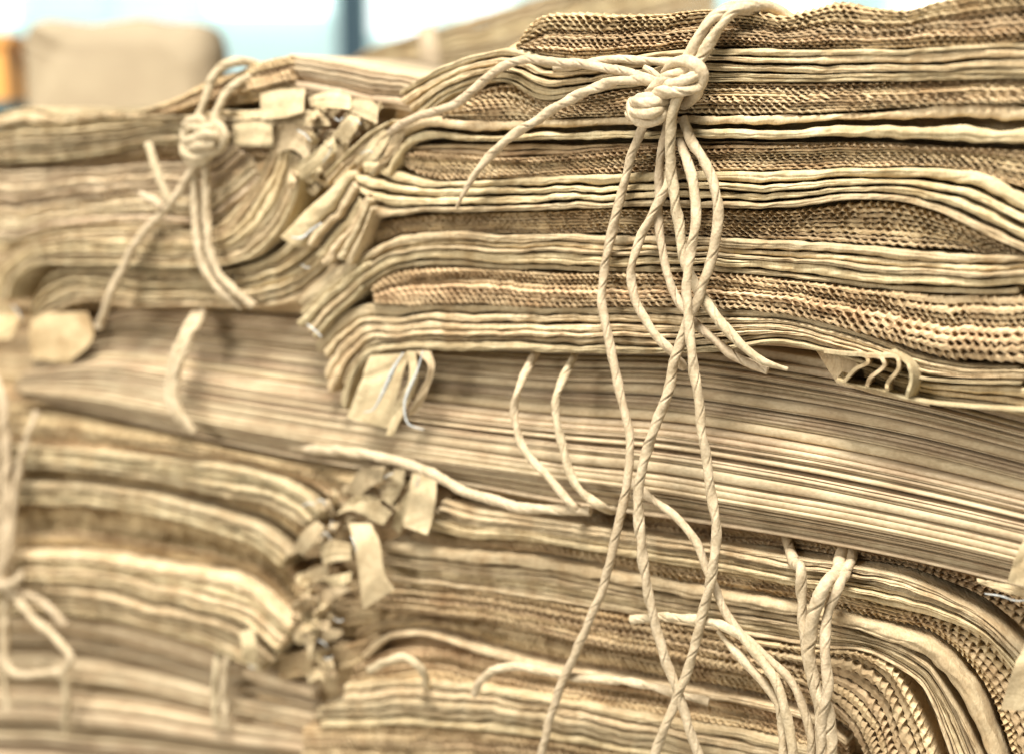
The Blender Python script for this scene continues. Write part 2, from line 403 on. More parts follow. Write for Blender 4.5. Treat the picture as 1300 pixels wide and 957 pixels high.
tb_ = empty('work_table', (-0.1, 1.5, 0.60), 'plain wooden work table behind the stacks carrying the bag and the far bundle', 'table')
m_tb = plain('table_board', (0.40, 0.30, 0.18), 0.7)
def block(name, lo, hi, mat, parent):
    f = lambda x: [(x, lo[1], lo[2]), (x, lo[1], hi[2]), (x, hi[1], hi[2]), (x, hi[1], lo[2])]
    return grid(name, np.array([f(lo[0]), f(hi[0])], float), mat, parent, ring=True, smooth=False)
block('tabletop', (-0.95, 1.12, 0.99), (0.75, 1.85, 1.036), m_tb, tb_)
for x in (-0.9, 0.64):
    for y in (1.17, 1.74): block('leg', (x, y, 0.60), (x + 0.06, y + 0.06, 0.99), m_tb, tb_)
BG = Face(R(-8), 1.15)
G = 'tied bundles of paper sacks'
fb = empty('sack_bundle', tuple(BG.at(650, 170)), 'far out of focus brown bundle rising towards the top edge behind the knotted bundle', 'sack bundle', G)
pack(BG, fb, 'fold', [(425, 92), (470, 62), (540, 40), (600, 22), (700, -8), (900, -40)], [(425, 110), (480, 92), (560, 92), (650, 80), (760, 60), (920, 30)],
     [1, 1.3, .8, 1.2, 1, 1.2, .9, 1.1], depth=0.22, step=0.003)
pack(BG, fb, 'fold', [(430, 111), (480, 93), (560, 93), (650, 81), (760, 61), (920, 31)], [(430, 222), (480, 222), (560, 222), (650, 222), (760, 222), (920, 222)],
     [1]*10, depth=0.22, step=0.004)
tw = strip(BG, fb, [(528, 36, 5), (533, 60, 9), (538, 98, 8), (545, 140, 8)], [(550, 30, 5), (556, 60, 9), (560, 98, 8), (570, 140, 8)], name='twine', mat=M_TWINE, thick=0.003)

# ------------------------------------------------------------------ bundle A: the knotted one, upper right
def base(face, px, py, n=-0.08): return tuple(face.at(px, py, n))
A = empty('sack_bundle', base(MAIN, 880, 460), 'sharply focused upper right bundle of creased sacks tied with the big double knot', 'sack bundle', G)
g1t = [(652, 60), (664, 40), (684, 22), (730, 17), (780, 20), (820, 19), (870, 13), (940, 13), (990, 19), (1030, 10), (1062, 3), (1100, 9), (1150, 13), (1185, 3), (1240, -8), (1330, -10)]
g1b = [(656, 63), (675, 68), (700, 73), (735, 76), (770, 73), (810, 68), (860, 61), (930, 60), (990, 61), (1030, 61), (1062, 62), (1100, 62), (1150, 61), (1185, 60), (1240, 58), (1330, 52)]
pack(MAIN, A, 'serr', g1t, g1b, [1, 1.1, .9, 1.2, 1, 1], rec=-0.003, jit=1.6)
g2t = [(500, 121), (548, 91), (582, 76), (622, 66), (655, 63), (695, 75), (735, 79), (800, 71), (860, 62), (950, 61), (1050, 63), (1150, 62), (1330, 53)]
g2b = [(527, 160), (560, 128), (590, 114), (615, 108), (642, 107), (680, 127), (725, 124), (790, 112), (860, 106), (950, 105), (1050, 105), (1150, 103), (1330, 100)]
pack(MAIN, A, 'fold', g2t, g2b, [1, 1.35, -.22, 1.05, -.1, .75, .6], rec=0.0, jit=1.3)
g3t = [(566, 138), (600, 117), (642, 108), (680, 128), (725, 125), (790, 113), (860, 107), (950, 106), (1050, 106), (1150, 104), (1330, 101)]
g3b = [(560, 150), (600, 153), (642, 154), (680, 152), (725, 150), (790, 148), (860, 146), (950, 145), (1050, 143), (1150, 136), (1330, 132)]
pack(MAIN, A, 'serr', g3t, g3b, [1, .9, 1.1, 1, 1], rec=-0.0025)
g4t = [(478, 205), (495, 174), (515, 157), (540, 149), (600, 154), (700, 152), (800, 149), (900, 146), (1000, 145), (1100, 144), (1200, 134), (1330, 133)]
g4b = [(500, 226), (512, 200), (525, 186), (550, 182), (600, 184), (700, 184), (800, 181), (900, 180), (1000, 181), (1100, 179), (1200, 186), (1330, 192)]
pack(MAIN, A, 'fold', g4t, g4b, [1.35, -.45, 1.1, -.35], rec=0.001)
g5m = [(505, 190), (530, 184), (560, 183), (620, 184), (700, 185), (800, 182), (900, 181), (1000, 182), (1100, 180), (1200, 187), (1330, 193)]
g5n = [(508, 196), (530, 193), (560, 196), (620, 201), (700, 198), (800, 188), (900, 184), (1000, 185), (1100, 183), (1200, 188), (1330, 194)]
pack(MAIN, A, 'fold', g5m, g5n, [1, 1], rec=-0.005, mat=M_SERR)
g5b = [(512, 213), (535, 224), (570, 228), (640, 227), (720, 223), (800, 219), (900, 217), (1000, 216), (1100, 212), (1200, 213), (1330, 250)]
pack(MAIN, A, 'serr', g5n, g5b, [.9, 1.1, 1, 1], rec=-0.0035)
g6t = [(452, 207), (472, 203), (500, 216), (540, 229), (600, 230), (700, 224), (800, 220), (900, 217), (1000, 217), (1100, 213), (1200, 214), (1260, 226), (1340, 272)]
g6b = [(462, 262), (475, 278), (500, 277), (540, 272), (600, 271), (700, 268), (800, 265), (900, 267), (1000, 266), (1100, 256), (1160, 263), (1230, 293), (1340, 345)]
pack(MAIN, A, 'fold', g6t, g6b, [1.2, -.12, .95, -.2, 1, -.15, .9, -.12], rec=0.001)
g7t = [(468, 285), (500, 279), (560, 273), (650, 271), (800, 267), (900, 269), (1000, 268), (1100, 258), (1160, 266), (1230, 296), (1340, 347)]
g7b = [(470, 310), (500, 299), (560, 296), (650, 297), (800, 298), (900, 301), (1000, 305), (1100, 311), (1160, 315), (1230, 321), (1340, 349)]
pack(MAIN, A, 'serr', g7t, g7b, [1, 1, 1, .9], rec=-0.004)
g8t = [(374, 384), (418, 346), (465, 319), (510, 300), (560, 295), (650, 298), (800, 299), (900, 302), (1000, 305), (1100, 311), (1180, 320), (1230, 323), (1330, 321)]
g8b = [(404, 412), (440, 388), (470, 361), (500, 345), (550, 339), (650, 343), (800, 346), (900, 346), (1000, 353), (1100, 365), (1180, 372), (1230, 374), (1330, 374)]
pack(MAIN, A, 'fold', g8t, g8b, [1.25, .55, .5, 1.2, -.08, .7], rec=0.0015, rag=0.012)
g9t = [(470, 366), (500, 347), (550, 341), (650, 345), (800, 348), (900, 348), (1000, 355), (1100, 367), (1200, 376), (1330, 376)]
g9b = [(476, 384), (510, 387), (560, 385), (650, 389), (800, 389), (900, 391), (1000, 398), (1100, 424), (1200, 456), (1330, 462)]
pack(MAIN, A, 'serr', g9t, g9b, [1, 1, 1.1, 1], rec=-0.001)
g10t = [(388, 442), (420, 408), (455, 389), (500, 388), (560, 386), (650, 390), (800, 390), (900, 393), (1000, 399), (1050, 411), (1100, 428), (1170, 452), (1240, 466), (1330, 466)]
g10b = [(436, 530), (448, 487), (468, 457), (500, 448), (560, 446), (650, 447), (800, 450), (900, 449), (990, 437), (1040, 446), (1090, 463), (1160, 480), (1240, 487), (1330, 489)]
pack(MAIN, A, 'fold', g10t, g10b, [1, -.06, .85, -.12, 1, .7, -.1, .75, -.1, .9], rec=0.0, rag=0.012)
pack(MAIN, A, 'fold', [(1085, 462), (1130, 478), (1180, 487), (1240, 489), (1330, 491)], [(1085, 478), (1130, 498), (1180, 512), (1240, 520), (1330, 540)], [1, -.1, .9, .8], rec=-0.002)
# curled fold ends low on the right
for pa, pb in (([(1046, 446, 2), (1076, 450, 4), (1098, 452, 5), (1102, 460, 6), (1086, 468, 6), (1072, 484, 5)], [(1046, 440, -14), (1076, 442, -14), (1104, 444, -14), (1112, 458, -14), (1096, 466, -14), (1080, 480, -14)]),
               ([(1100, 452, 5), (1118, 454, 7), (1122, 464, 7), (1104, 480, 6), (1100, 490, 5)], [(1108, 444, -14), (1128, 447, -14), (1132, 460, -14), (1116, 474, -14), (1110, 486, -14)]),
               ([(1118, 452, 6), (1138, 454, 8), (1140, 468, 8), (1126, 486, 7), (1126, 496, 6)], [(1126, 444, -14), (1146, 447, -14), (1150, 464, -14), (1138, 480, -14), (1138, 492, -14)]),
               ([(1130, 446, 4), (1152, 462, 8), (1156, 480, 9), (1150, 504, 8)], [(1150, 440, -14), (1172, 458, -14), (1180, 480, -14), (1172, 498, -14)])):
    strip(MAIN, A, pa, pb, name='curled_fold', thick=0.0014, mat=M_FOLD)
strip(MAIN, A, [(1036, 444, -13), (1090, 448, -13), (1180, 462, -13)], [(1062, 486, -13), (1110, 500, -13), (1180, 516, -13)], mat=M_FOLD, name='paper_sack')
strip(MAIN, A, [(1062, 482, 2), (1090, 490, 3), (1120, 496, 4), (1150, 506, 4), (1200, 514, 4), (1350, 524, 3)], [(1070, 470, -16), (1095, 478, -16), (1125, 484, -16), (1155, 494, -16), (1200, 502, -16), (1350, 512, -16)], mat=M_FOLD)
# fan of sack ends turning down on the left
pack(MAIN, A, 'fold', [(460, 204), (432, 232), (398, 264), (363, 297)], [(482, 262), (474, 290), (462, 322), (444, 352)],
     [2.3, -.1, 1, -.15, 1, -.2, 1.1, -.2, 1, -.2, .9], rec=0.006, depth=0.07, wob=0.3, mat=M_STRIP, rag=0.012, jit=2)
pack(MAIN, A, 'fold', [(498, 150), (470, 166), (442, 190), (408, 222)], [(474, 206), (452, 228), (430, 252), (404, 284)], [1, -.3, .8, -.2, 1.1, -.3, .9, -.3, 1], rec=-0.002, depth=0.05, mat=M_STRIP, rag=0.014, jit=2)
pack(MAIN, A, 'fold', [(474, 322), (440, 345), (408, 368), (376, 398)], [(478, 352), (452, 380), (428, 402), (404, 430)],
     [1, -.2, 1.1, -.25, 1, -.15, 1], rec=0.003, depth=0.07, rag=0.012)
pack(MAIN, A, 'fold', [(520, 142), (500, 160), (470, 182), (446, 205)], [(512, 188), (498, 204), (486, 216), (472, 228)], [1, -.1, 1.1, -.2, 1, -.1, 1], rec=0.0, depth=0.07, rag=0.01)
# loose flaps and thread ends hanging at the lower left
strip(MAIN, A, [(470, 452, 4), (458, 485, 7), (440, 530, 8)], [(520, 448, 1), (505, 500, 4), (497, 545, 5)])
strip(MAIN, A, [(516, 446, 6), (520, 480, 9), (500, 520, 9), (490, 552, 9)], [(528, 446, 6), (530, 480, 8), (514, 520, 8), (500, 552, 9)])
strip(MAIN, A, [(528, 446, 3), (545, 468, 6), (530, 500, 6), (518, 528, 5)], [(548, 446, 1), (551, 468, 4), (543, 498, 4), (528, 525, 4)])
thread(MAIN, A, [(512, 448, 9), (500, 468, 11), (486, 498, 12), (474, 519, 11), (462, 523, 10)], 0.0013)
thread(MAIN, A, [(537, 446, 9), (530, 470, 10), (514, 510, 11), (518, 537, 11), (538, 545, 10)], 0.0011)
thread(MAIN, A, [(390, 412, 8), (400, 420, 9), (408, 428, 8)], 0.0016)
thread(MAIN, A, [(370, 302, 10), (384, 302, 12), (396, 292, 12), (408, 284, 12)], 0.0016)
thread(MAIN, A, [(383, 336, 9), (388, 340, 9), (394, 340, 8)], 0.0014)
thread(MAIN, A, [(420, 190, 8), (416, 198, 9), (410, 206, 9)], 0.0014)

# the knotted twine
kn = []
K = lambda pts, r=0.0024, **k: kn.append(twine(MAIN, A, pts, r=r*1.04, twist=0.035, lobes=3, **k))
K([(1005, 26, -14), (980, 10, -6), (950, 7, 2), (930, 14, 5), (911, 38, 6), (897, 62, 7), (884, 80, 8), (868, 94, 11), (846, 101, 14), (832, 108, 12), (823, 122, 8)], 0.0027)
K([(1000, 30, -16), (970, 14, -6), (938, 10, 3), (908, 22, 7), (889, 48, 8), (874, 72, 9), (866, 86, 7)], 0.0027)
K([(846, 96, 4), (856, 84, 9), (872, 79, 13), (885, 84, 14), (891, 95, 13), (886, 107, 12), (874, 113, 15), (858, 117, 16), (842, 118, 16), (830, 126, 11), (824, 136, 4)], 0.0029)
K([(838, 114, 6), (846, 106, 14), (860, 104, 16), (874, 100, 16), (884, 94, 13), (880, 86, 8)], 0.0027)
K([(888, 104, 8), (886, 118, 6), (878, 128, 3), (868, 134, 0)], 0.0025)
K([(842, 120, 6), (848, 132, 10), (841, 145, 14), (826, 153, 15), (811, 152, 14), (802, 143, 12), (802, 132, 8), (812, 128, 4)], 0.0028)
K([(806, 136, 10), (812, 127, 13), (826, 124, 15), (840, 128, 14), (846, 138, 8)], 0.0028)
K([(810, 142, 12), (822, 138, 16), (836, 138, 15), (844, 142, 9)], 0.0024)
K([(838, 100, 8), (828, 92, 9), (818, 86, 8)], 0.0022, taper1=0.5)
K([(801, 146, 9), (812, 143, 16), (828, 140, 18), (843, 133, 11)], 0.0030)
K([(803, 134, 9), (814, 130, 16), (830, 131, 18), (845, 127, 12)], 0.0028)
K([(848, 110, 8), (864, 103, 12), (880, 106, 11), (888, 98, 8)], 0.0028)
knot = join(kn, 'twine', A); knot['label'] = 'big double knot of pale twisted paper twine'
def tw(parent, pts, r=0.0024, face=MAIN, **k): return twine(face, parent, pts, r=r, **k)
tw(knot, [(822, 150, 10), (812, 168, 8), (800, 200, 7), (790, 240, 6), (777, 300, 6), (768, 345, 6), (765, 383, 7), (774, 440, 8), (787, 499, 10), (799, 556, 12), (796, 614, 14), (785, 665, 15), (764, 745, 15), (739, 812, 14), (714, 865, 13), (698, 915, 12), (680, 990, 10)], 0.0022)
tw(knot, [(852, 112, 12), (849, 150, 10), (839, 200, 7), (834, 250, 6), (841, 311, 6), (856, 371, 6), (878, 408, 7), (905, 432, 7), (940, 457, 6), (975, 470, 4)], 0.0021)
tw(knot, [(862, 116, 14), (854, 150, 13), (851, 190, 10), (854, 240, 8), (861, 290, 8), (867, 322, 8), (878, 352, 8), (893, 378, 9), (912, 405, 9), (932, 428, 9), (960, 455, 8), (1000, 469, 4)], 0.0025, taper1=0.4)
tw(knot, [(866, 150, 5), (878, 180, 7), (893, 202, 9), (906, 232, 10), (911, 276, 11), (905, 325, 11), (889, 371, 12), (871, 416, 14), (858, 455, 15), (842, 517, 16), (824, 563, 17), (813, 614, 18), (811, 651, 18), (818, 715, 18), (829, 775, 17), (842, 830, 16), (857, 869, 15), (876, 925, 14), (900, 990, 12)], 0.0024)
tw(knot, [(862, 178, 6), (872, 208, 9), (882, 240, 12), (884, 280, 14), (876, 318, 15), (872, 361, 17), (874, 410, 18), (877, 450, 19), (884, 499, 19), (893, 568, 19), (902, 628, 19), (908, 669, 19), (905, 718, 19), (896, 760, 18), (882, 818, 17), (865, 867, 16), (846, 920, 15), (820, 990, 13)], 0.0023)
tw(knot, [(852, 205, 6), (844, 240, 8), (829, 266, 9), (811, 306, 10), (803, 346, 10), (811, 391, 10), (833, 426, 10), (856, 452, 8), (868, 466, 2)], 0.0021)
tw(knot, [(840, 104, 8), (820, 98, 9), (800, 92, 8), (770, 86, 7), (730, 80, 6), (695, 78, 6), (662, 76, 7), (636, 86, 8), (612, 105, 7), (588, 125, 7), (560, 139, 6), (532, 147, 4), (508, 160, 1), (494, 172, -4)], 0.0023)
tw(knot, [(872, 84, 4), (840, 78, 3), (800, 76, 2.5), (770, 78, 2.5), (735, 84, 2), (705, 86, -2)], 0.0021)
tw(knot, [(836, 108, 8), (815, 102, 10), (790, 102, 9), (762, 110, 8), (735, 121, 8), (700, 141, 9), (660, 166, 9), (630, 190, 9), (606, 218, 10), (592, 240, 10), (580, 264, 10)], 0.0024, taper1=0.35)

# ------------------------------------------------------------------ bundle C: flat sheets in the middle
C_ = empty('sheet_bundle', base(MAIN, 700, 650), 'middle bundle of flat smooth paper sheets squeezed between the sack bundles', 'sheet bundle', G)
ct = [(14, 452), (60, 425), (130, 398), (260, 405), (400, 418), (560, 432), (700, 437), (850, 440), (1000, 462), (1150, 492), (1340, 542)]
cb = [(16, 505), (60, 516), (130, 532), (260, 562), (400, 590), (560, 616), (700, 642), (850, 665), (1000, 689), (1150, 717), (1340, 762)]
P0, P1, s = stations(MAIN, ct, cb, -0.004, 0.0025)
NS = 40
spec = []
for i in range(NS):
    spec.append(random.choice([.35, .45, .6, .8, 1, 1.3, 1.8, 2.6]))
    if random.random() < 0.6: spec.append(-random.choice([.2, .35, .6]))
E = split(s, [abs(v) for v in spec], 0.26, 4, 0.0)
cum = 0; tot = sum(abs(v) for v in spec)
for i, v in enumerate(spec):
    f = cum/tot; cum += abs(v)
    rec = np.interp(f, [0, .35, .6, .78, .88, 1], [-.020, -.011, -.004, 0, -.003, -.006]) + random.uniform(-.0034, .0014)
    if v > 0: sheet(MAIN, C_, P0, P1, s, E[i], E[i + 1], rec)
ctw = tw(C_, [(690, 425, -34), (682, 446, -12), (662, 485, 5), (652, 525, 7), (661, 563, 8), (691, 600, 9), (715, 630, 8), (735, 646, 4), (752, 644, -22)], 0.0021, name='twine')
tw(ctw, [(738, 422, -34), (729, 445, -12), (709, 500, 5), (707, 530, 7), (714, 566, 8), (727, 606, 9), (746, 632, 8), (768, 645, 3), (788, 645, -22)], 0.0021)
tw(ctw, [(340, 560, -22), (395, 571, -6), (440, 574, 5), (504, 586, 7), (549, 602, 8), (590, 622, 8), (642, 640, 7), (711, 648, 6), (750, 648, 4)], 0.0027)
tw(ctw, [(795, 605, 2), (822, 630, 8), (856, 655, 9), (879, 683, 10), (893, 715, 11), (907, 747, 12), (921, 779, 13), (944, 808, 13), (980, 840, 12), (1003, 866, 11), (1028, 930, 10), (1030, 990, 9)], 0.0020)
ct2 = tw(C_, [(268, 378, -34), (260, 396, -14), (248, 414, -2), (234, 440, 5), (225, 470, 7), (222, 501, 8), (230, 527, 8), (246, 548, 4)], 0.0028, name='twine')
tw(ct2, [(258, 378, -34), (250, 396, -14), (238, 414, -2), (225, 440, 5), (216, 470, 7), (213, 500, 8), (221, 525, 8), (238, 545, 4)], 0.0026)
strip(MAIN, C_, [(1310, 668, 8), (1292, 700, 10), (1279, 738, 9)], [(1345, 668, 8), (1330, 700, 10), (1318, 745, 9)], name='band', thick=0.002)
strip(MAIN, C_, [(1240, 734, 3), (1280, 742, 4), (1340, 750, 4)], [(1242, 740, 3), (1280, 752, 4), (1340, 764, 4)], name='torn_strip')
thread(MAIN, C_, [(1250, 753, 5), (1270, 756, 7), (1290, 762, 7), (1310, 760, 7)], 0.0009)

# ------------------------------------------------------------------ bundle B: upper left
B = empty('sack_bundle', base(MAIN, 200, 395), 'blurred upper left bundle of sacks with a small knot and bent ends', 'sack bundle', G)
BN = -0.006
b0t = [(150, 145), (190, 138), (225, 125), (262, 106), (300, 92), (330, 80), (368, 72)]
b0b = [(150, 152), (190, 150), (225, 146), (262, 138), (300, 132), (330, 128), (372, 118)]
pack(MAIN, B, 'serr', b0t, b0b, [1, 1, 1, 1.2], n0=BN, rec=-0.002, jit=2)
pack(MAIN, B, 'fold', [(-30, 150), (40, 137), (90, 145), (150, 141), (200, 147), (240, 149)], [(-30, 175), (40, 171), (90, 169), (150, 163), (200, 156), (240, 152)], [1, 1.3, 1, .8], n0=BN, rec=0.004, wob=0.5)
pack(MAIN, B, 'fold', [(-30, 172), (40, 170), (100, 168), (160, 162), (220, 150), (262, 142), (340, 140)], [(-30, 206), (20, 208), (60, 206), (120, 198), (180, 186), (240, 184), (340, 180)],
     [1, .8, 1.1, -.1, 1, .9], n0=BN, rec=0.002)
pack(MAIN, B, 'serr', [(-30, 207), (20, 209), (60, 207), (120, 199), (180, 187), (240, 185), (350, 185)], [(-30, 214), (20, 216), (60, 215), (120, 212), (180, 207), (240, 206), (350, 235)], [1, 1, 1], n0=BN, rec=-0.006)
pack(MAIN, B, 'fold', [(-30, 216), (20, 217), (60, 216), (120, 213), (180, 208), (230, 207), (258, 200), (290, 178)], [(-30, 312), (20, 307), (60, 298), (120, 293), (180, 291), (245, 290), (290, 272), (335, 230)],
     [.8, 1, .8, -.15, .9, .7, 1, .8, 1, -.12, .9, .8], n0=BN, rec=-0.002, mat=M_SHEET)
pack(MAIN, B, 'serr', [(262, 205), (285, 212), (310, 210), (350, 190)], [(262, 285), (285, 280), (305, 262), (335, 225)], [1, 1, 1, 1, 1, 1, 1, 1], n0=BN, rec=-0.005)
# bright run sweeping up at its right end
pack(MAIN, B, 'fold', [(-12, 372), (0, 340), (30, 312), (80, 296), (150, 292), (220, 292), (272, 288), (305, 262), (330, 228), (345, 196), (352, 170)],
     [(18, 385), (30, 350), (60, 335), (100, 337), (160, 338), (220, 339), (290, 336), (335, 320), (365, 290), (385, 245), (392, 205)],
     [1, .9, 1.1, -.06, 1, .8, 1, .9], n0=BN, rec=0.004, depth=0.08)
pack(MAIN, B, 'fold', [(40, 385), (60, 352), (90, 339), (160, 341), (220, 342), (290, 340), (345, 322), (380, 288), (402, 250)],
     [(30, 412), (60, 398), (100, 384), (160, 390), (220, 390), (290, 391), (360, 388), (400, 370), (430, 340)],
     [1, .9, .8, -.1, 1, .7, .9, -.06, 1], n0=BN, rec=-0.002)
# its far right corner: the smooth side of the top sacks running back
pack(Face(YAW, 0.66*math.cos(YAW) + 0.01), B, 'sheet', [(369, 70), (400, 74), (450, 84), (520, 96), (600, 112)], [(371, 118), (400, 124), (440, 132), (500, 140), (560, 150)],
     [1, 1.2, -.2, 1, .8, 1, -.2, 1.3, 1], depth=0.10)
strip(MAIN, B, [(44, 398, 2), (38, 430, 3), (42, 455, 2)], [(112, 396, 2), (118, 430, 3), (88, 462, 1)], n0=BN - 0.006, mat=M_SERR)
strip(MAIN, B, [(-10, 385, 2), (-10, 410, 7), (-6, 432, 7)], [(14, 388, 2), (24, 405, 6), (14, 430, 7)], n0=BN - 0.006, mat=M_SERR)
thread(MAIN, B, [(16, 388, 9), (24, 398, 10), (28, 406, 9)], 0.0015, n0=BN)
# tuft of torn strips on its right corner
for ea, eb in (([(330, 120, 10), (358, 114, 12), (387, 113, 12)], [(332, 153, 12), (360, 150, 16), (386, 143, 15)]),
               ([(297, 157, 10), (322, 154, 13), (348, 156, 12)], [(298, 186, 10), (322, 186, 14), (346, 186, 13)]),
               ([(345, 160, 8), (372, 158, 12), (398, 166, 10)], [(350, 196, 8), (372, 190, 12), (392, 208, 10)]),
               ([(392, 124, 6), (420, 117, 9), (445, 122, 6)], [(396, 136, 8), (425, 138, 13), (446, 140, 10)]),
               ([(440, 128, 6), (462, 124, 10), (482, 134, 8)], [(444, 142, 8), (462, 150, 13), (478, 158, 11)]),
               ([(345, 146, 6), (375, 140, 10), (410, 142, 8)], [(350, 158, 8), (385, 160, 12), (420, 160, 10)]),
               ([(368, 214, 10), (395, 196, 14), (424, 172, 12)], [(384, 228, 10), (404, 212, 13), (428, 190, 12)]),
               ([(424, 170, 8), (440, 150, 12), (446, 146, 10)], [(436, 184, 8), (452, 166, 12), (460, 150, 10)]),
               ([(440, 205, 6), (462, 190, 10), (484, 160, 8)], [(456, 214, 6), (478, 202, 10), (498, 172, 8)]),
               ([(402, 230, 2), (410, 205, 6), (430, 180, 6)], [(414, 238, 2), (426, 212, 6), (446, 190, 6)]),
               ([(420, 245, 2), (430, 220, 6), (444, 196, 6)], [(432, 248, 2), (442, 224, 6), (458, 204, 6)]),
               ([(300, 148, 4), (318, 142, 6), (340, 140, 5)], [(300, 158, 5), (318, 152, 8), (340, 150, 6)])):
    strip(MAIN, B, ea, eb, n0=BN - 0.004)
for p in ([(378, 166, 12), (388, 172, 14), (394, 180, 13)], [(414, 186, 15), (420, 182, 16), (420, 192, 14)], [(446, 160, 12), (452, 154, 13), (458, 158, 12)], [(458, 196, 12), (466, 192, 13), (474, 194, 12)],
          [(425, 150, 11), (430, 154, 12), (436, 150, 11)]):
    thread(MAIN, B, p, 0.0014, n0=BN)
kn = []
def KB(pts, r=0.0026): kn.append(twine(MAIN, B, pts, r=r, n0=BN))
KB([(360, 100, -20), (330, 86, -8), (305, 79, 2), (284, 84, 6), (271, 100, 8), (262, 124, 10), (253, 148, 12), (243, 162, 14), (238, 176, 12)])
KB([(350, 104, -20), (322, 97, -4), (300, 106, 4), (284, 122, 8), (275, 142, 11), (272, 156, 13), (276, 172, 14), (268, 186, 13)])
KB([(236, 160, 8), (246, 154, 14), (258, 156, 16), (262, 170, 15), (256, 184, 14), (244, 188, 12), (235, 180, 9), (236, 166, 6)], 0.0028)
KB([(262, 160, 8), (276, 160, 13), (284, 172, 13), (280, 186, 12), (266, 194, 14), (248, 200, 15), (236, 196, 12), (234, 186, 8)], 0.0028)
KB([(236, 200, 10), (246, 206, 13), (258, 204, 14), (268, 196, 12)], 0.0025)
KB([(238, 180, 12), (250, 174, 17), (266, 171, 18), (281, 178, 12)], 0.0031)
KB([(238, 192, 12), (254, 186, 17), (274, 184, 15)], 0.0031)
KB([(242, 160, 12), (256, 164, 17), (274, 162, 14)], 0.0028)
kb = join(kn, 'twine', B); kb['label'] = 'small blurred knot of paper twine'
tb = lambda pts, r=0.0023, **k: twine(MAIN, kb, pts, r=r, n0=BN, **k)
tb([(252, 200, 11), (245, 214, 11), (230, 240, 11), (209, 265, 11), (186, 292, 11), (165, 320, 11), (145, 362, 12), (132, 392, 12), (125, 416, 11)], 0.0026)
tb([(250, 204, 9), (246, 230, 9), (247, 260, 9), (251, 305, 10), (260, 342, 9), (282, 370, 8), (308, 390, 3)], 0.0025)
tb([(260, 202, 10), (262, 235, 9), (262, 270, 9), (267, 318, 10), (278, 348, 9), (298, 370, 8), (322, 389, 3)], 0.0025)
tb([(188, 182, 12), (194, 202, 13), (203, 228, 13), (212, 250, 12), (216, 264, 10)], 0.0026)
tb([(180, 248, 10), (194, 254, 12), (208, 262, 12)], 0.0026)

def crumple(face, parent, n, poly, ang0, n0, lo=10, hi=24):
    for i in range(n):
        t = random.random(); cx, cy = [poly[0][k] + (poly[1][k] - poly[0][k])*t + random.uniform(-1, 1)*poly[2][k] for k in (0, 1)]
        L, wd, an = random.uniform(lo, hi), random.uniform(5, 12), math.radians(ang0 + random.uniform(-55, 55))
        c, q = math.cos(an), math.sin(an); z = random.uniform(-4, 7); ea = []; eb = []
        bend = random.uniform(-6, 6); tilt = random.uniform(-6, 6)
        for k in range(4):
            u = k/3 - 0.5; x = cx + c*L*u - q*bend*(u*u*4); y = cy + q*L*u + c*bend*(u*u*4); zz = z + random.uniform(-2.5, 2.5) - 8*u*u
            ww = wd*random.uniform(0.8, 1.15)
            ea.append((x + q*ww/2, y - c*ww/2, zz + tilt/2)); eb.append((x - q*ww/2, y + c*ww/2, zz - tilt/2))
        strip(face, parent, ea, eb, n0=n0, wav=0.0012)
crumple(MAIN, B, 26, ((350, 180), (490, 150), (14, 22)), -40, BN)
crumple(MAIN, B, 10, ((380, 240), (440, 200), (12, 12)), -50, BN)
# ------------------------------------------------------------------ bundle D: lower right
D = empty('sack_bundle', base(MAIN, 850, 1000), 'lower right bundle of zigzag edged sacks curving down to the right corner', 'sack bundle', G)
DN = -0.010
d1t = [(550, 606), (620, 622), (700, 640), (850, 664), (1000, 690), (1100, 710), (1200, 732), (1300, 758), (1380, 790)]
d1b = [(560, 632), (620, 648), (700, 660), (850, 684), (1000, 704), (1080, 716), (1160, 732), (1250, 772), (1340, 850)]
pack(MAIN, D, 'serr', d1t, d1b, [1, 1, 1, 1], n0=DN, rec=-0.011)
d2t = [(562, 632), (600, 646), (640, 652), (700, 661), (850, 685), (1000, 705), (1080, 718), (1150, 732), (1220, 764), (1268, 798), (1330, 870), (1370, 960), (1390, 1030)]
d2b = [(535, 668), (590, 684), (640, 686), (700, 692), (850, 716), (1000, 742), (1062, 755), (1140, 772), (1200, 788), (1250, 812), (1300, 875), (1340, 965), (1360, 1030)]
pack(MAIN, D, 'fold', d2t, d2b, [1, .9, -.08, 1, .8, -.1, .9, 1], n0=DN, rec=0.001)
d3t = [(520, 676), (590, 688), (640, 688), (700, 693), (850, 717), (1000, 743), (1062, 756), (1140, 773), (1200, 789), (1250, 813), (1298, 875), (1338, 965), (1358, 1030)]
d3b = [(510, 690), (590, 700), (640, 702), (700, 708), (850, 738), (1000, 763), (1056, 775), (1122, 792), (1178, 806), (1218, 838), (1250, 884), (1284, 970), (1300, 1030)]
pack(MAIN, D, 'serr', d3t, d3b, [1, 1, 1], n0=DN, rec=-0.003)
d4t = [(484, 686), (510, 688), (560, 696), (640, 703), (700, 709), (850, 739), (1000, 764), (1056, 776), (1120, 793), (1174, 807), (1214, 840), (1246, 886), (1278, 970), (1294, 1030)]
d4b = [(490, 702), (512, 706), (560, 711), (640, 718), (700, 724), (850, 756), (1000, 781), (1054, 792), (1104, 805), (1156, 824), (1192, 850), (1224, 892), (1256, 970), (1272, 1030)]
pack(MAIN, D, 'fold', d4t, d4b, [1], n0=DN, rec=0.003, groove=1)
d5b = [(455, 730), (512, 738), (560, 742), (640, 752), (700, 764), (850, 790), (960, 810), (1040, 822), (1095, 826), (1134, 845), (1172, 876), (1205, 960), (1220, 1030)]
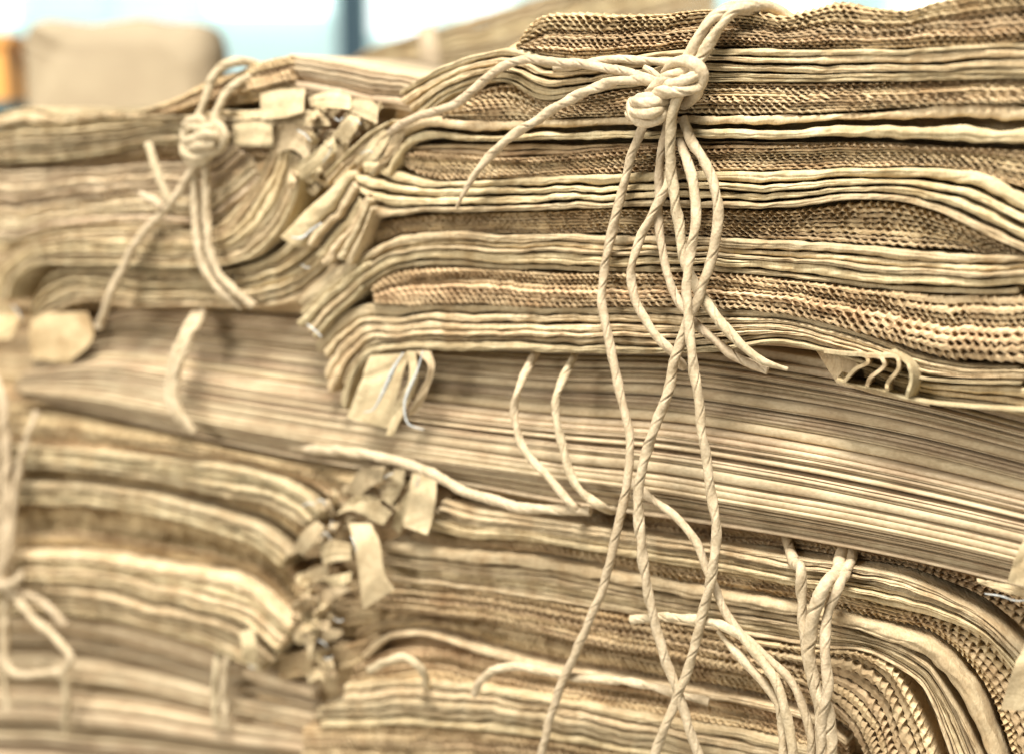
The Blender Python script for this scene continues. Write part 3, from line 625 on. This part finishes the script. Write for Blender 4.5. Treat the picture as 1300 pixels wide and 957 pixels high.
pack(MAIN, D, 'fold', [(480, 703), (513, 707), (560, 712), (640, 719), (700, 725), (850, 757), (960, 776), (1040, 791), (1104, 807), (1154, 826), (1188, 852), (1250, 965), (1268, 1030)], d5b,
     [1, -.08, .8, .9, -.1, 1, .6, .8], n0=DN, rec=0.0)
d6b = [(450, 768), (510, 778), (560, 784), (640, 792), (700, 808), (850, 838), (960, 862), (1030, 886), (1065, 912), (1090, 950), (1110, 1030)]
pack(MAIN, D, 'serr', [(452, 732), (512, 740), (560, 744), (640, 754), (700, 766), (850, 792), (960, 812), (1040, 824), (1095, 829), (1140, 856), (1210, 1030)], d6b, [1, 1, 1.1, 1, .9, 1, 1.2, 1], n0=DN, rec=-0.001, plies=1)
d7b = [(440, 830), (470, 812), (520, 808), (560, 812), (640, 836), (700, 850), (850, 872), (960, 895), (1030, 912), (1070, 940)]
pack(MAIN, D, 'serr', [(440, 800), (470, 786), (520, 782), (560, 787), (640, 796), (700, 812), (850, 842), (960, 862), (1030, 878), (1068, 900)], d7b, [1, 1, 1, 1], n0=DN, rec=-0.009)
d8b = [(462, 838), (485, 818), (520, 812), (560, 820), (640, 846), (700, 858), (850, 884), (960, 906), (1030, 922), (1070, 952)]
pack(MAIN, D, 'fold', [(455, 832), (478, 812), (520, 804), (560, 811), (640, 835), (700, 849), (850, 872), (960, 895), (1030, 912), (1070, 942)], d8b, [1], n0=DN, rec=-0.004)
d9b = [(430, 880), (485, 872), (540, 868), (600, 880), (700, 892), (850, 915), (960, 935), (1070, 970)]
pack(MAIN, D, 'serr', [(440, 850), (485, 830), (540, 828), (600, 840), (700, 862), (850, 888), (960, 910), (1070, 954)], d9b, [1, 1, 1, 1], n0=DN, rec=-0.008)
pack(MAIN, D, 'fold', [(400, 872), (485, 866), (560, 868), (640, 878), (720, 892), (850, 916), (960, 936), (1100, 972)], [(400, 925), (485, 922), (560, 925), (640, 935), (720, 945), (850, 965), (960, 985), (1100, 1010)],
     [1, -.1, 1, .8, 1, -.1, .9], n0=DN, rec=0.0, rag=0.03)
pack(MAIN, D, 'serr', [(380, 926), (485, 924), (640, 937), (850, 967), (960, 987), (1100, 1012)], [(380, 1000), (485, 1000), (640, 1000), (850, 1005), (960, 1010), (1100, 1025)], [1]*6, n0=DN, rec=-0.003)
dt = tw(D, [(994, 660, -32), (1001, 692, -16.5), (1006, 708, -10), (1008, 716, -3), (1015, 718, 14), (1017, 761, 14), (1024, 816, 14), (1033, 866, 13), (1040, 905, 12), (1040, 990, 10)], 0.0025, name='twine')
tw(dt, [(1074, 676, -32), (1069, 704, -16.5), (1064, 716, -10), (1060, 728, -1), (1049, 743, 16), (1034, 784, 16), (1029, 830, 14), (1036, 870, 12), (1052, 905, 12), (1056, 990, 10)], 0.0030)
tw(dt, [(1086, 678, -32), (1081, 706, -16.5), (1076, 718, -10), (1072, 730, -2), (1064, 740, 12), (1050, 775, 13), (1045, 812, 16), (1050, 866, 16), (1042, 920, 14), (1046, 990, 12)], 0.0024)
tw(dt, [(801, 786, 12), (847, 782, 13), (898, 787, 14), (934, 800, 14), (962, 832, 14), (985, 866, 14), (1002, 920, 13), (1008, 990, 12)], 0.0023)
tw(dt, [(911, 800, 12), (934, 826, 13), (956, 850, 13), (972, 868, 12), (990, 898, 12), (996, 990, 11)], 0.0022, taper0=0.5)
tw(dt, [(602, 880, 4), (610, 864, 8), (628, 851, 10), (655, 847, 10), (705, 854, 9), (760, 861, 8), (820, 868, 6), (900, 890, 2)], 0.0022)
tw(dt, [(470, 850, 2), (490, 838, 8), (510, 832, 10), (528, 842, 9), (538, 858, 3), (543, 872, -14)], 0.0024)
strip(MAIN, D, [(1302, 815, 10), (1286, 850, 12), (1270, 900, 10)], [(1350, 800, 10), (1340, 850, 12), (1330, 900, 10)], name='torn_strip', thick=0.0015)

# ------------------------------------------------------------------ bundle E: lower left
E_ = empty('sack_bundle', base(MAIN, 220, 830), 'blurred lower left bundle of sacks with bright folds ending in dangling strips', 'sack bundle', G)
EN = -0.008
e1t = [(-30, 520), (70, 525), (140, 540), (220, 556), (300, 575), (380, 590), (450, 600), (540, 612)]
e1b = [(-30, 560), (70, 566), (140, 572), (220, 580), (300, 590), (350, 602), (400, 622), (430, 640)]
pack(MAIN, E_, 'serr', e1t, e1b, [1, 1, 1.2, 1, 1], n0=EN, rec=-0.003, jit=2)
e2b = [(-30, 596), (70, 596), (140, 602), (220, 616), (290, 634), (330, 640), (365, 655), (390, 670)]
pack(MAIN, E_, 'fold', [(-30, 561), (70, 567), (140, 573), (220, 581), (300, 591), (350, 604), (392, 625), (412, 648)], e2b, [1, .8, 1, -.05, 1], n0=EN, rec=0.003)
pack(MAIN, E_, 'serr', [(-30, 598), (70, 598), (140, 604), (220, 618), (290, 636), (330, 642), (365, 658), (385, 672)], [(-30, 612), (70, 611), (140, 617), (220, 630), (290, 648), (330, 662), (360, 682), (376, 700)], [1, 1], n0=EN, rec=-0.006)
pack(MAIN, E_, 'fold', [(-30, 613), (70, 612), (140, 618), (220, 631), (290, 649), (330, 664), (358, 684), (374, 702)], [(-30, 642), (70, 640), (140, 645), (220, 658), (290, 680), (325, 694), (345, 710), (358, 722)], [1, -.05, .9, 1], n0=EN, rec=0.002)
pack(MAIN, E_, 'serr', [(-30, 643), (70, 641), (140, 646), (220, 659), (290, 681), (325, 696), (350, 716), (372, 748), (390, 790)], [(-30, 700), (70, 695), (140, 702), (220, 715), (290, 722), (318, 735), (340, 755), (360, 780), (376, 810)],
     [1, 1, 1, 1, 1, 1], n0=EN, rec=-0.007)
pack(MAIN, E_, 'fold', [(-30, 702), (70, 697), (140, 704), (220, 717), (270, 722), (318, 740), (348, 765), (378, 792)], [(-30, 752), (70, 752), (140, 764), (200, 778), (250, 786), (290, 800), (320, 818), (345, 840)],
     [1.2, .9, -.06, 1, .8, 1, -.06, .9], n0=EN, rec=0.003)
pack(MAIN, E_, 'fold', [(-30, 754), (70, 754), (140, 766), (200, 780), (250, 788), (290, 803), (330, 826)], [(-30, 785), (70, 782), (140, 792), (200, 806), (250, 820), (290, 838), (330, 858)], [1, 1, .8, 1], n0=EN, rec=-0.003)
for ea, eb in (([(372, 696, 8), (384, 676, 12), (402, 660, 10)], [(386, 704, 8), (398, 690, 12), (412, 668, 10)]),
               ([(304, 802, 8), (308, 820, 12), (310, 840, 10)], [(322, 796, 8), (326, 818, 12), (326, 842, 10)])):
    strip(MAIN, E_, ea, eb, n0=EN)
# tuft of torn strips between the two lower bundles
for ea, eb in (([(440, 622, 6), (458, 596, 14), (488, 592, 12)], [(455, 634, 8), (470, 618, 16), (486, 610, 14)]),
               ([(442, 664, 14), (450, 690, 19), (456, 735, 19), (462, 772, 16)], [(472, 664, 14), (482, 690, 19), (490, 730, 19), (500, 748, 18)]),
               ([(428, 652, 8), (450, 648, 14), (486, 666, 13)], [(440, 640, 8), (470, 636, 15), (498, 650, 13)]),
               ([(440, 636, 6), (462, 628, 12), (484, 634, 11)], [(442, 640, 6), (464, 634, 12), (482, 642, 11)]),
               ([(524, 600, 6), (518, 640, 10), (512, 668, 12)], [(556, 604, 6), (552, 645, 10), (544, 678, 12)]),
               ([(500, 596, 6), (496, 612, 12), (484, 632, 13)], [(516, 594, 4), (508, 624, 10), (496, 640, 12)]),
               ([(406, 690, 8), (424, 686, 12), (446, 690, 10)], [(412, 716, 8), (428, 712, 12), (446, 710, 10)]),
               ([(410, 734, 8), (426, 730, 12), (446, 726, 10)], [(424, 744, 8), (434, 742, 12), (446, 736, 10)]),
               ([(376, 730, 2), (396, 722, 6), (416, 716, 4)], [(384, 744, 2), (400, 740, 6), (418, 728, 4)]),
               ([(400, 770, 2), (412, 748, 6), (434, 740, 4)], [(412, 782, 2), (424, 760, 6), (446, 748, 4)]),
               ([(370, 800, 2), (386, 792, 8), (400, 812, 8)], [(376, 816, 2), (384, 812, 8), (394, 836, 8)]),
               ([(498, 668, 4), (506, 640, 8), (520, 622, 6)], [(508, 676, 4), (516, 652, 8), (528, 636, 6)])):
    strip(MAIN, E_, ea, eb, n0=EN - 0.004)
for p in ([(384, 642, 8), (392, 638, 10), (400, 640, 9)], [(402, 636, 9), (408, 634, 10), (414, 640, 9)], [(408, 680, 10), (414, 676, 12), (420, 684, 10)], [(422, 660, 9), (420, 668, 11), (424, 674, 9)],
          [(404, 812, 8), (412, 816, 10), (416, 822, 8)], [(424, 784, 8), (430, 788, 10), (436, 786, 8)], [(446, 680, 20), (450, 690, 23), (453, 700, 22)], [(412, 834, 8), (418, 836, 9), (422, 832, 8)],
          [(488, 606, 15), (494, 602, 16), (500, 600, 14)], [(526, 610, 8), (530, 618, 10), (532, 604, 8)], [(316, 842, 10), (320, 848, 11), (324, 844, 10)]):
    thread(MAIN, E_, p, 0.0014, n0=EN)
crumple(MAIN, E_, 26, ((400, 660), (500, 620), (16, 30)), -30, EN)
crumple(MAIN, E_, 30, ((400, 740), (410, 850), (22, 20)), 20, EN)
# dark packed ends under the tuft
pack(MAIN, E_, 'serr', [(378, 700), (410, 700), (440, 720), (470, 740)], [(340, 870), (400, 860), (440, 850), (470, 830)], [1, 1.2, 1, 1.1, 1, 1, 1.2, 1, 1, 1], n0=EN, rec=-0.012, jit=3)
kn = []
def KE(pts, r=0.0028): kn.append(twine(MAIN, E_, pts, r=r, n0=EN))
KE([(-20, 752, 10), (0, 744, 16), (18, 738, 16), (30, 728, 12)], 0.0034)
KE([(-10, 730, 10), (4, 740, 14), (14, 752, 14), (26, 756, 12)], 0.0028)
ke = join(kn, 'twine', E_); ke['label'] = 'blurred twine knot at the left edge with a hanging loop'
te = lambda pts, r=0.0025, **k: twine(MAIN, ke, pts, r=r, n0=EN, **k)
te([(-12, 470, 10), (2, 500, 14), (8, 560, 14), (8, 640, 14), (6, 700, 15), (4, 738, 14)], 0.0032)
te([(-16, 480, 8), (-6, 520, 12), (-4, 640, 12), (-4, 738, 12)], 0.0032)
te([(48, 522, 6), (38, 545, 10), (26, 590, 12), (18, 650, 13), (14, 700, 13), (8, 738, 12)], 0.0023)
te([(18, 752, 12), (28, 766, 13), (44, 786, 14), (72, 812, 15), (90, 832, 15), (82, 848, 15), (53, 854, 15), (24, 856, 14), (10, 846, 14), (6, 820, 13), (7, 785, 12), (10, 760, 12)], 0.0025)
te([(22, 750, 8), (40, 756, 10), (60, 770, 9), (84, 792, 6)], 0.0023)
te([(2, 760, 8), (8, 800, 9), (6, 850, 9), (10, 900, 9)], 0.0023)

# ------------------------------------------------------------------ bundle F: flat sheets under it
Fb = empty('sheet_bundle', base(MAIN, 220, 1010), 'dim bundle of flat sheets at the bottom left under the blurred sacks', 'sheet bundle', G)
P0, P1, s = stations(MAIN, [(-40, 782), (60, 784), (140, 794), (220, 815), (300, 842), (400, 875)], [(-40, 1000), (60, 1000), (140, 1002), (220, 1004), (300, 1008), (400, 1012)], -0.022, 0.003)
spec = [random.choice([.6, 1, 1.4, 2]) for i in range(30)]
E = split(s, spec, 0.25, 6, 0.0)
for i in range(30):
    if i % 4 != 2: sheet(MAIN, Fb, P0, P1, s, E[i], E[i + 1], random.uniform(-.008, .002))
core(MAIN, Fb, [(-60, 780), (100, 790), (300, 842), (420, 880)], [(-60, 1002), (100, 1002), (300, 1008), (420, 1012)], 6, -0.05)
tf = twine(MAIN, Fb, [(290, 800, -8), (276, 840, 9), (272, 880, 9), (276, 920, 8)], r=0.0024, n0=-0.022, name='twine')
twine(MAIN, tf, [(296, 812, 6), (288, 840, 9), (284, 880, 9), (288, 920, 8)], r=0.0024, n0=-0.022)
twine(MAIN, tf, [(82, 850, 6), (84, 880, 9), (84, 930, 8)], r=0.0026, n0=-0.022)

# deeper sacks seen only through the gaps of each bundle
core(MAIN, A, [(505, 135), (600, 90), (680, 45), (800, 35), (1000, 30), (1350, 5)], [(450, 430), (520, 434), (650, 438), (850, 440), (1000, 440), (1350, 500)], 16, -0.016)
core(MAIN, B, [(-60, 175), (60, 165), (180, 155), (280, 128), (370, 95), (520, 140)], [(-60, 385), (60, 392), (180, 394), (300, 394), (400, 400), (520, 410)], 12, -0.028)
core(MAIN, C_, [(-80, 400), (200, 400), (400, 420), (700, 440), (1000, 460), (1350, 540)], [(-80, 520), (200, 535), (400, 575), (700, 628), (1000, 676), (1350, 750)], 12, -0.045)
core(MAIN, D, [(430, 610), (600, 625), (850, 660), (1000, 690), (1180, 735), (1350, 790)], [(430, 1010), (600, 1010), (850, 1012), (1000, 1014), (1180, 1016), (1350, 1020)], 20, -0.028)
core(MAIN, E_, [(-80, 510), (100, 530), (220, 556), (300, 575), (380, 590), (480, 610)], [(-80, 800), (100, 810), (220, 840), (300, 870), (380, 1000), (480, 1010)], 14, -0.030)
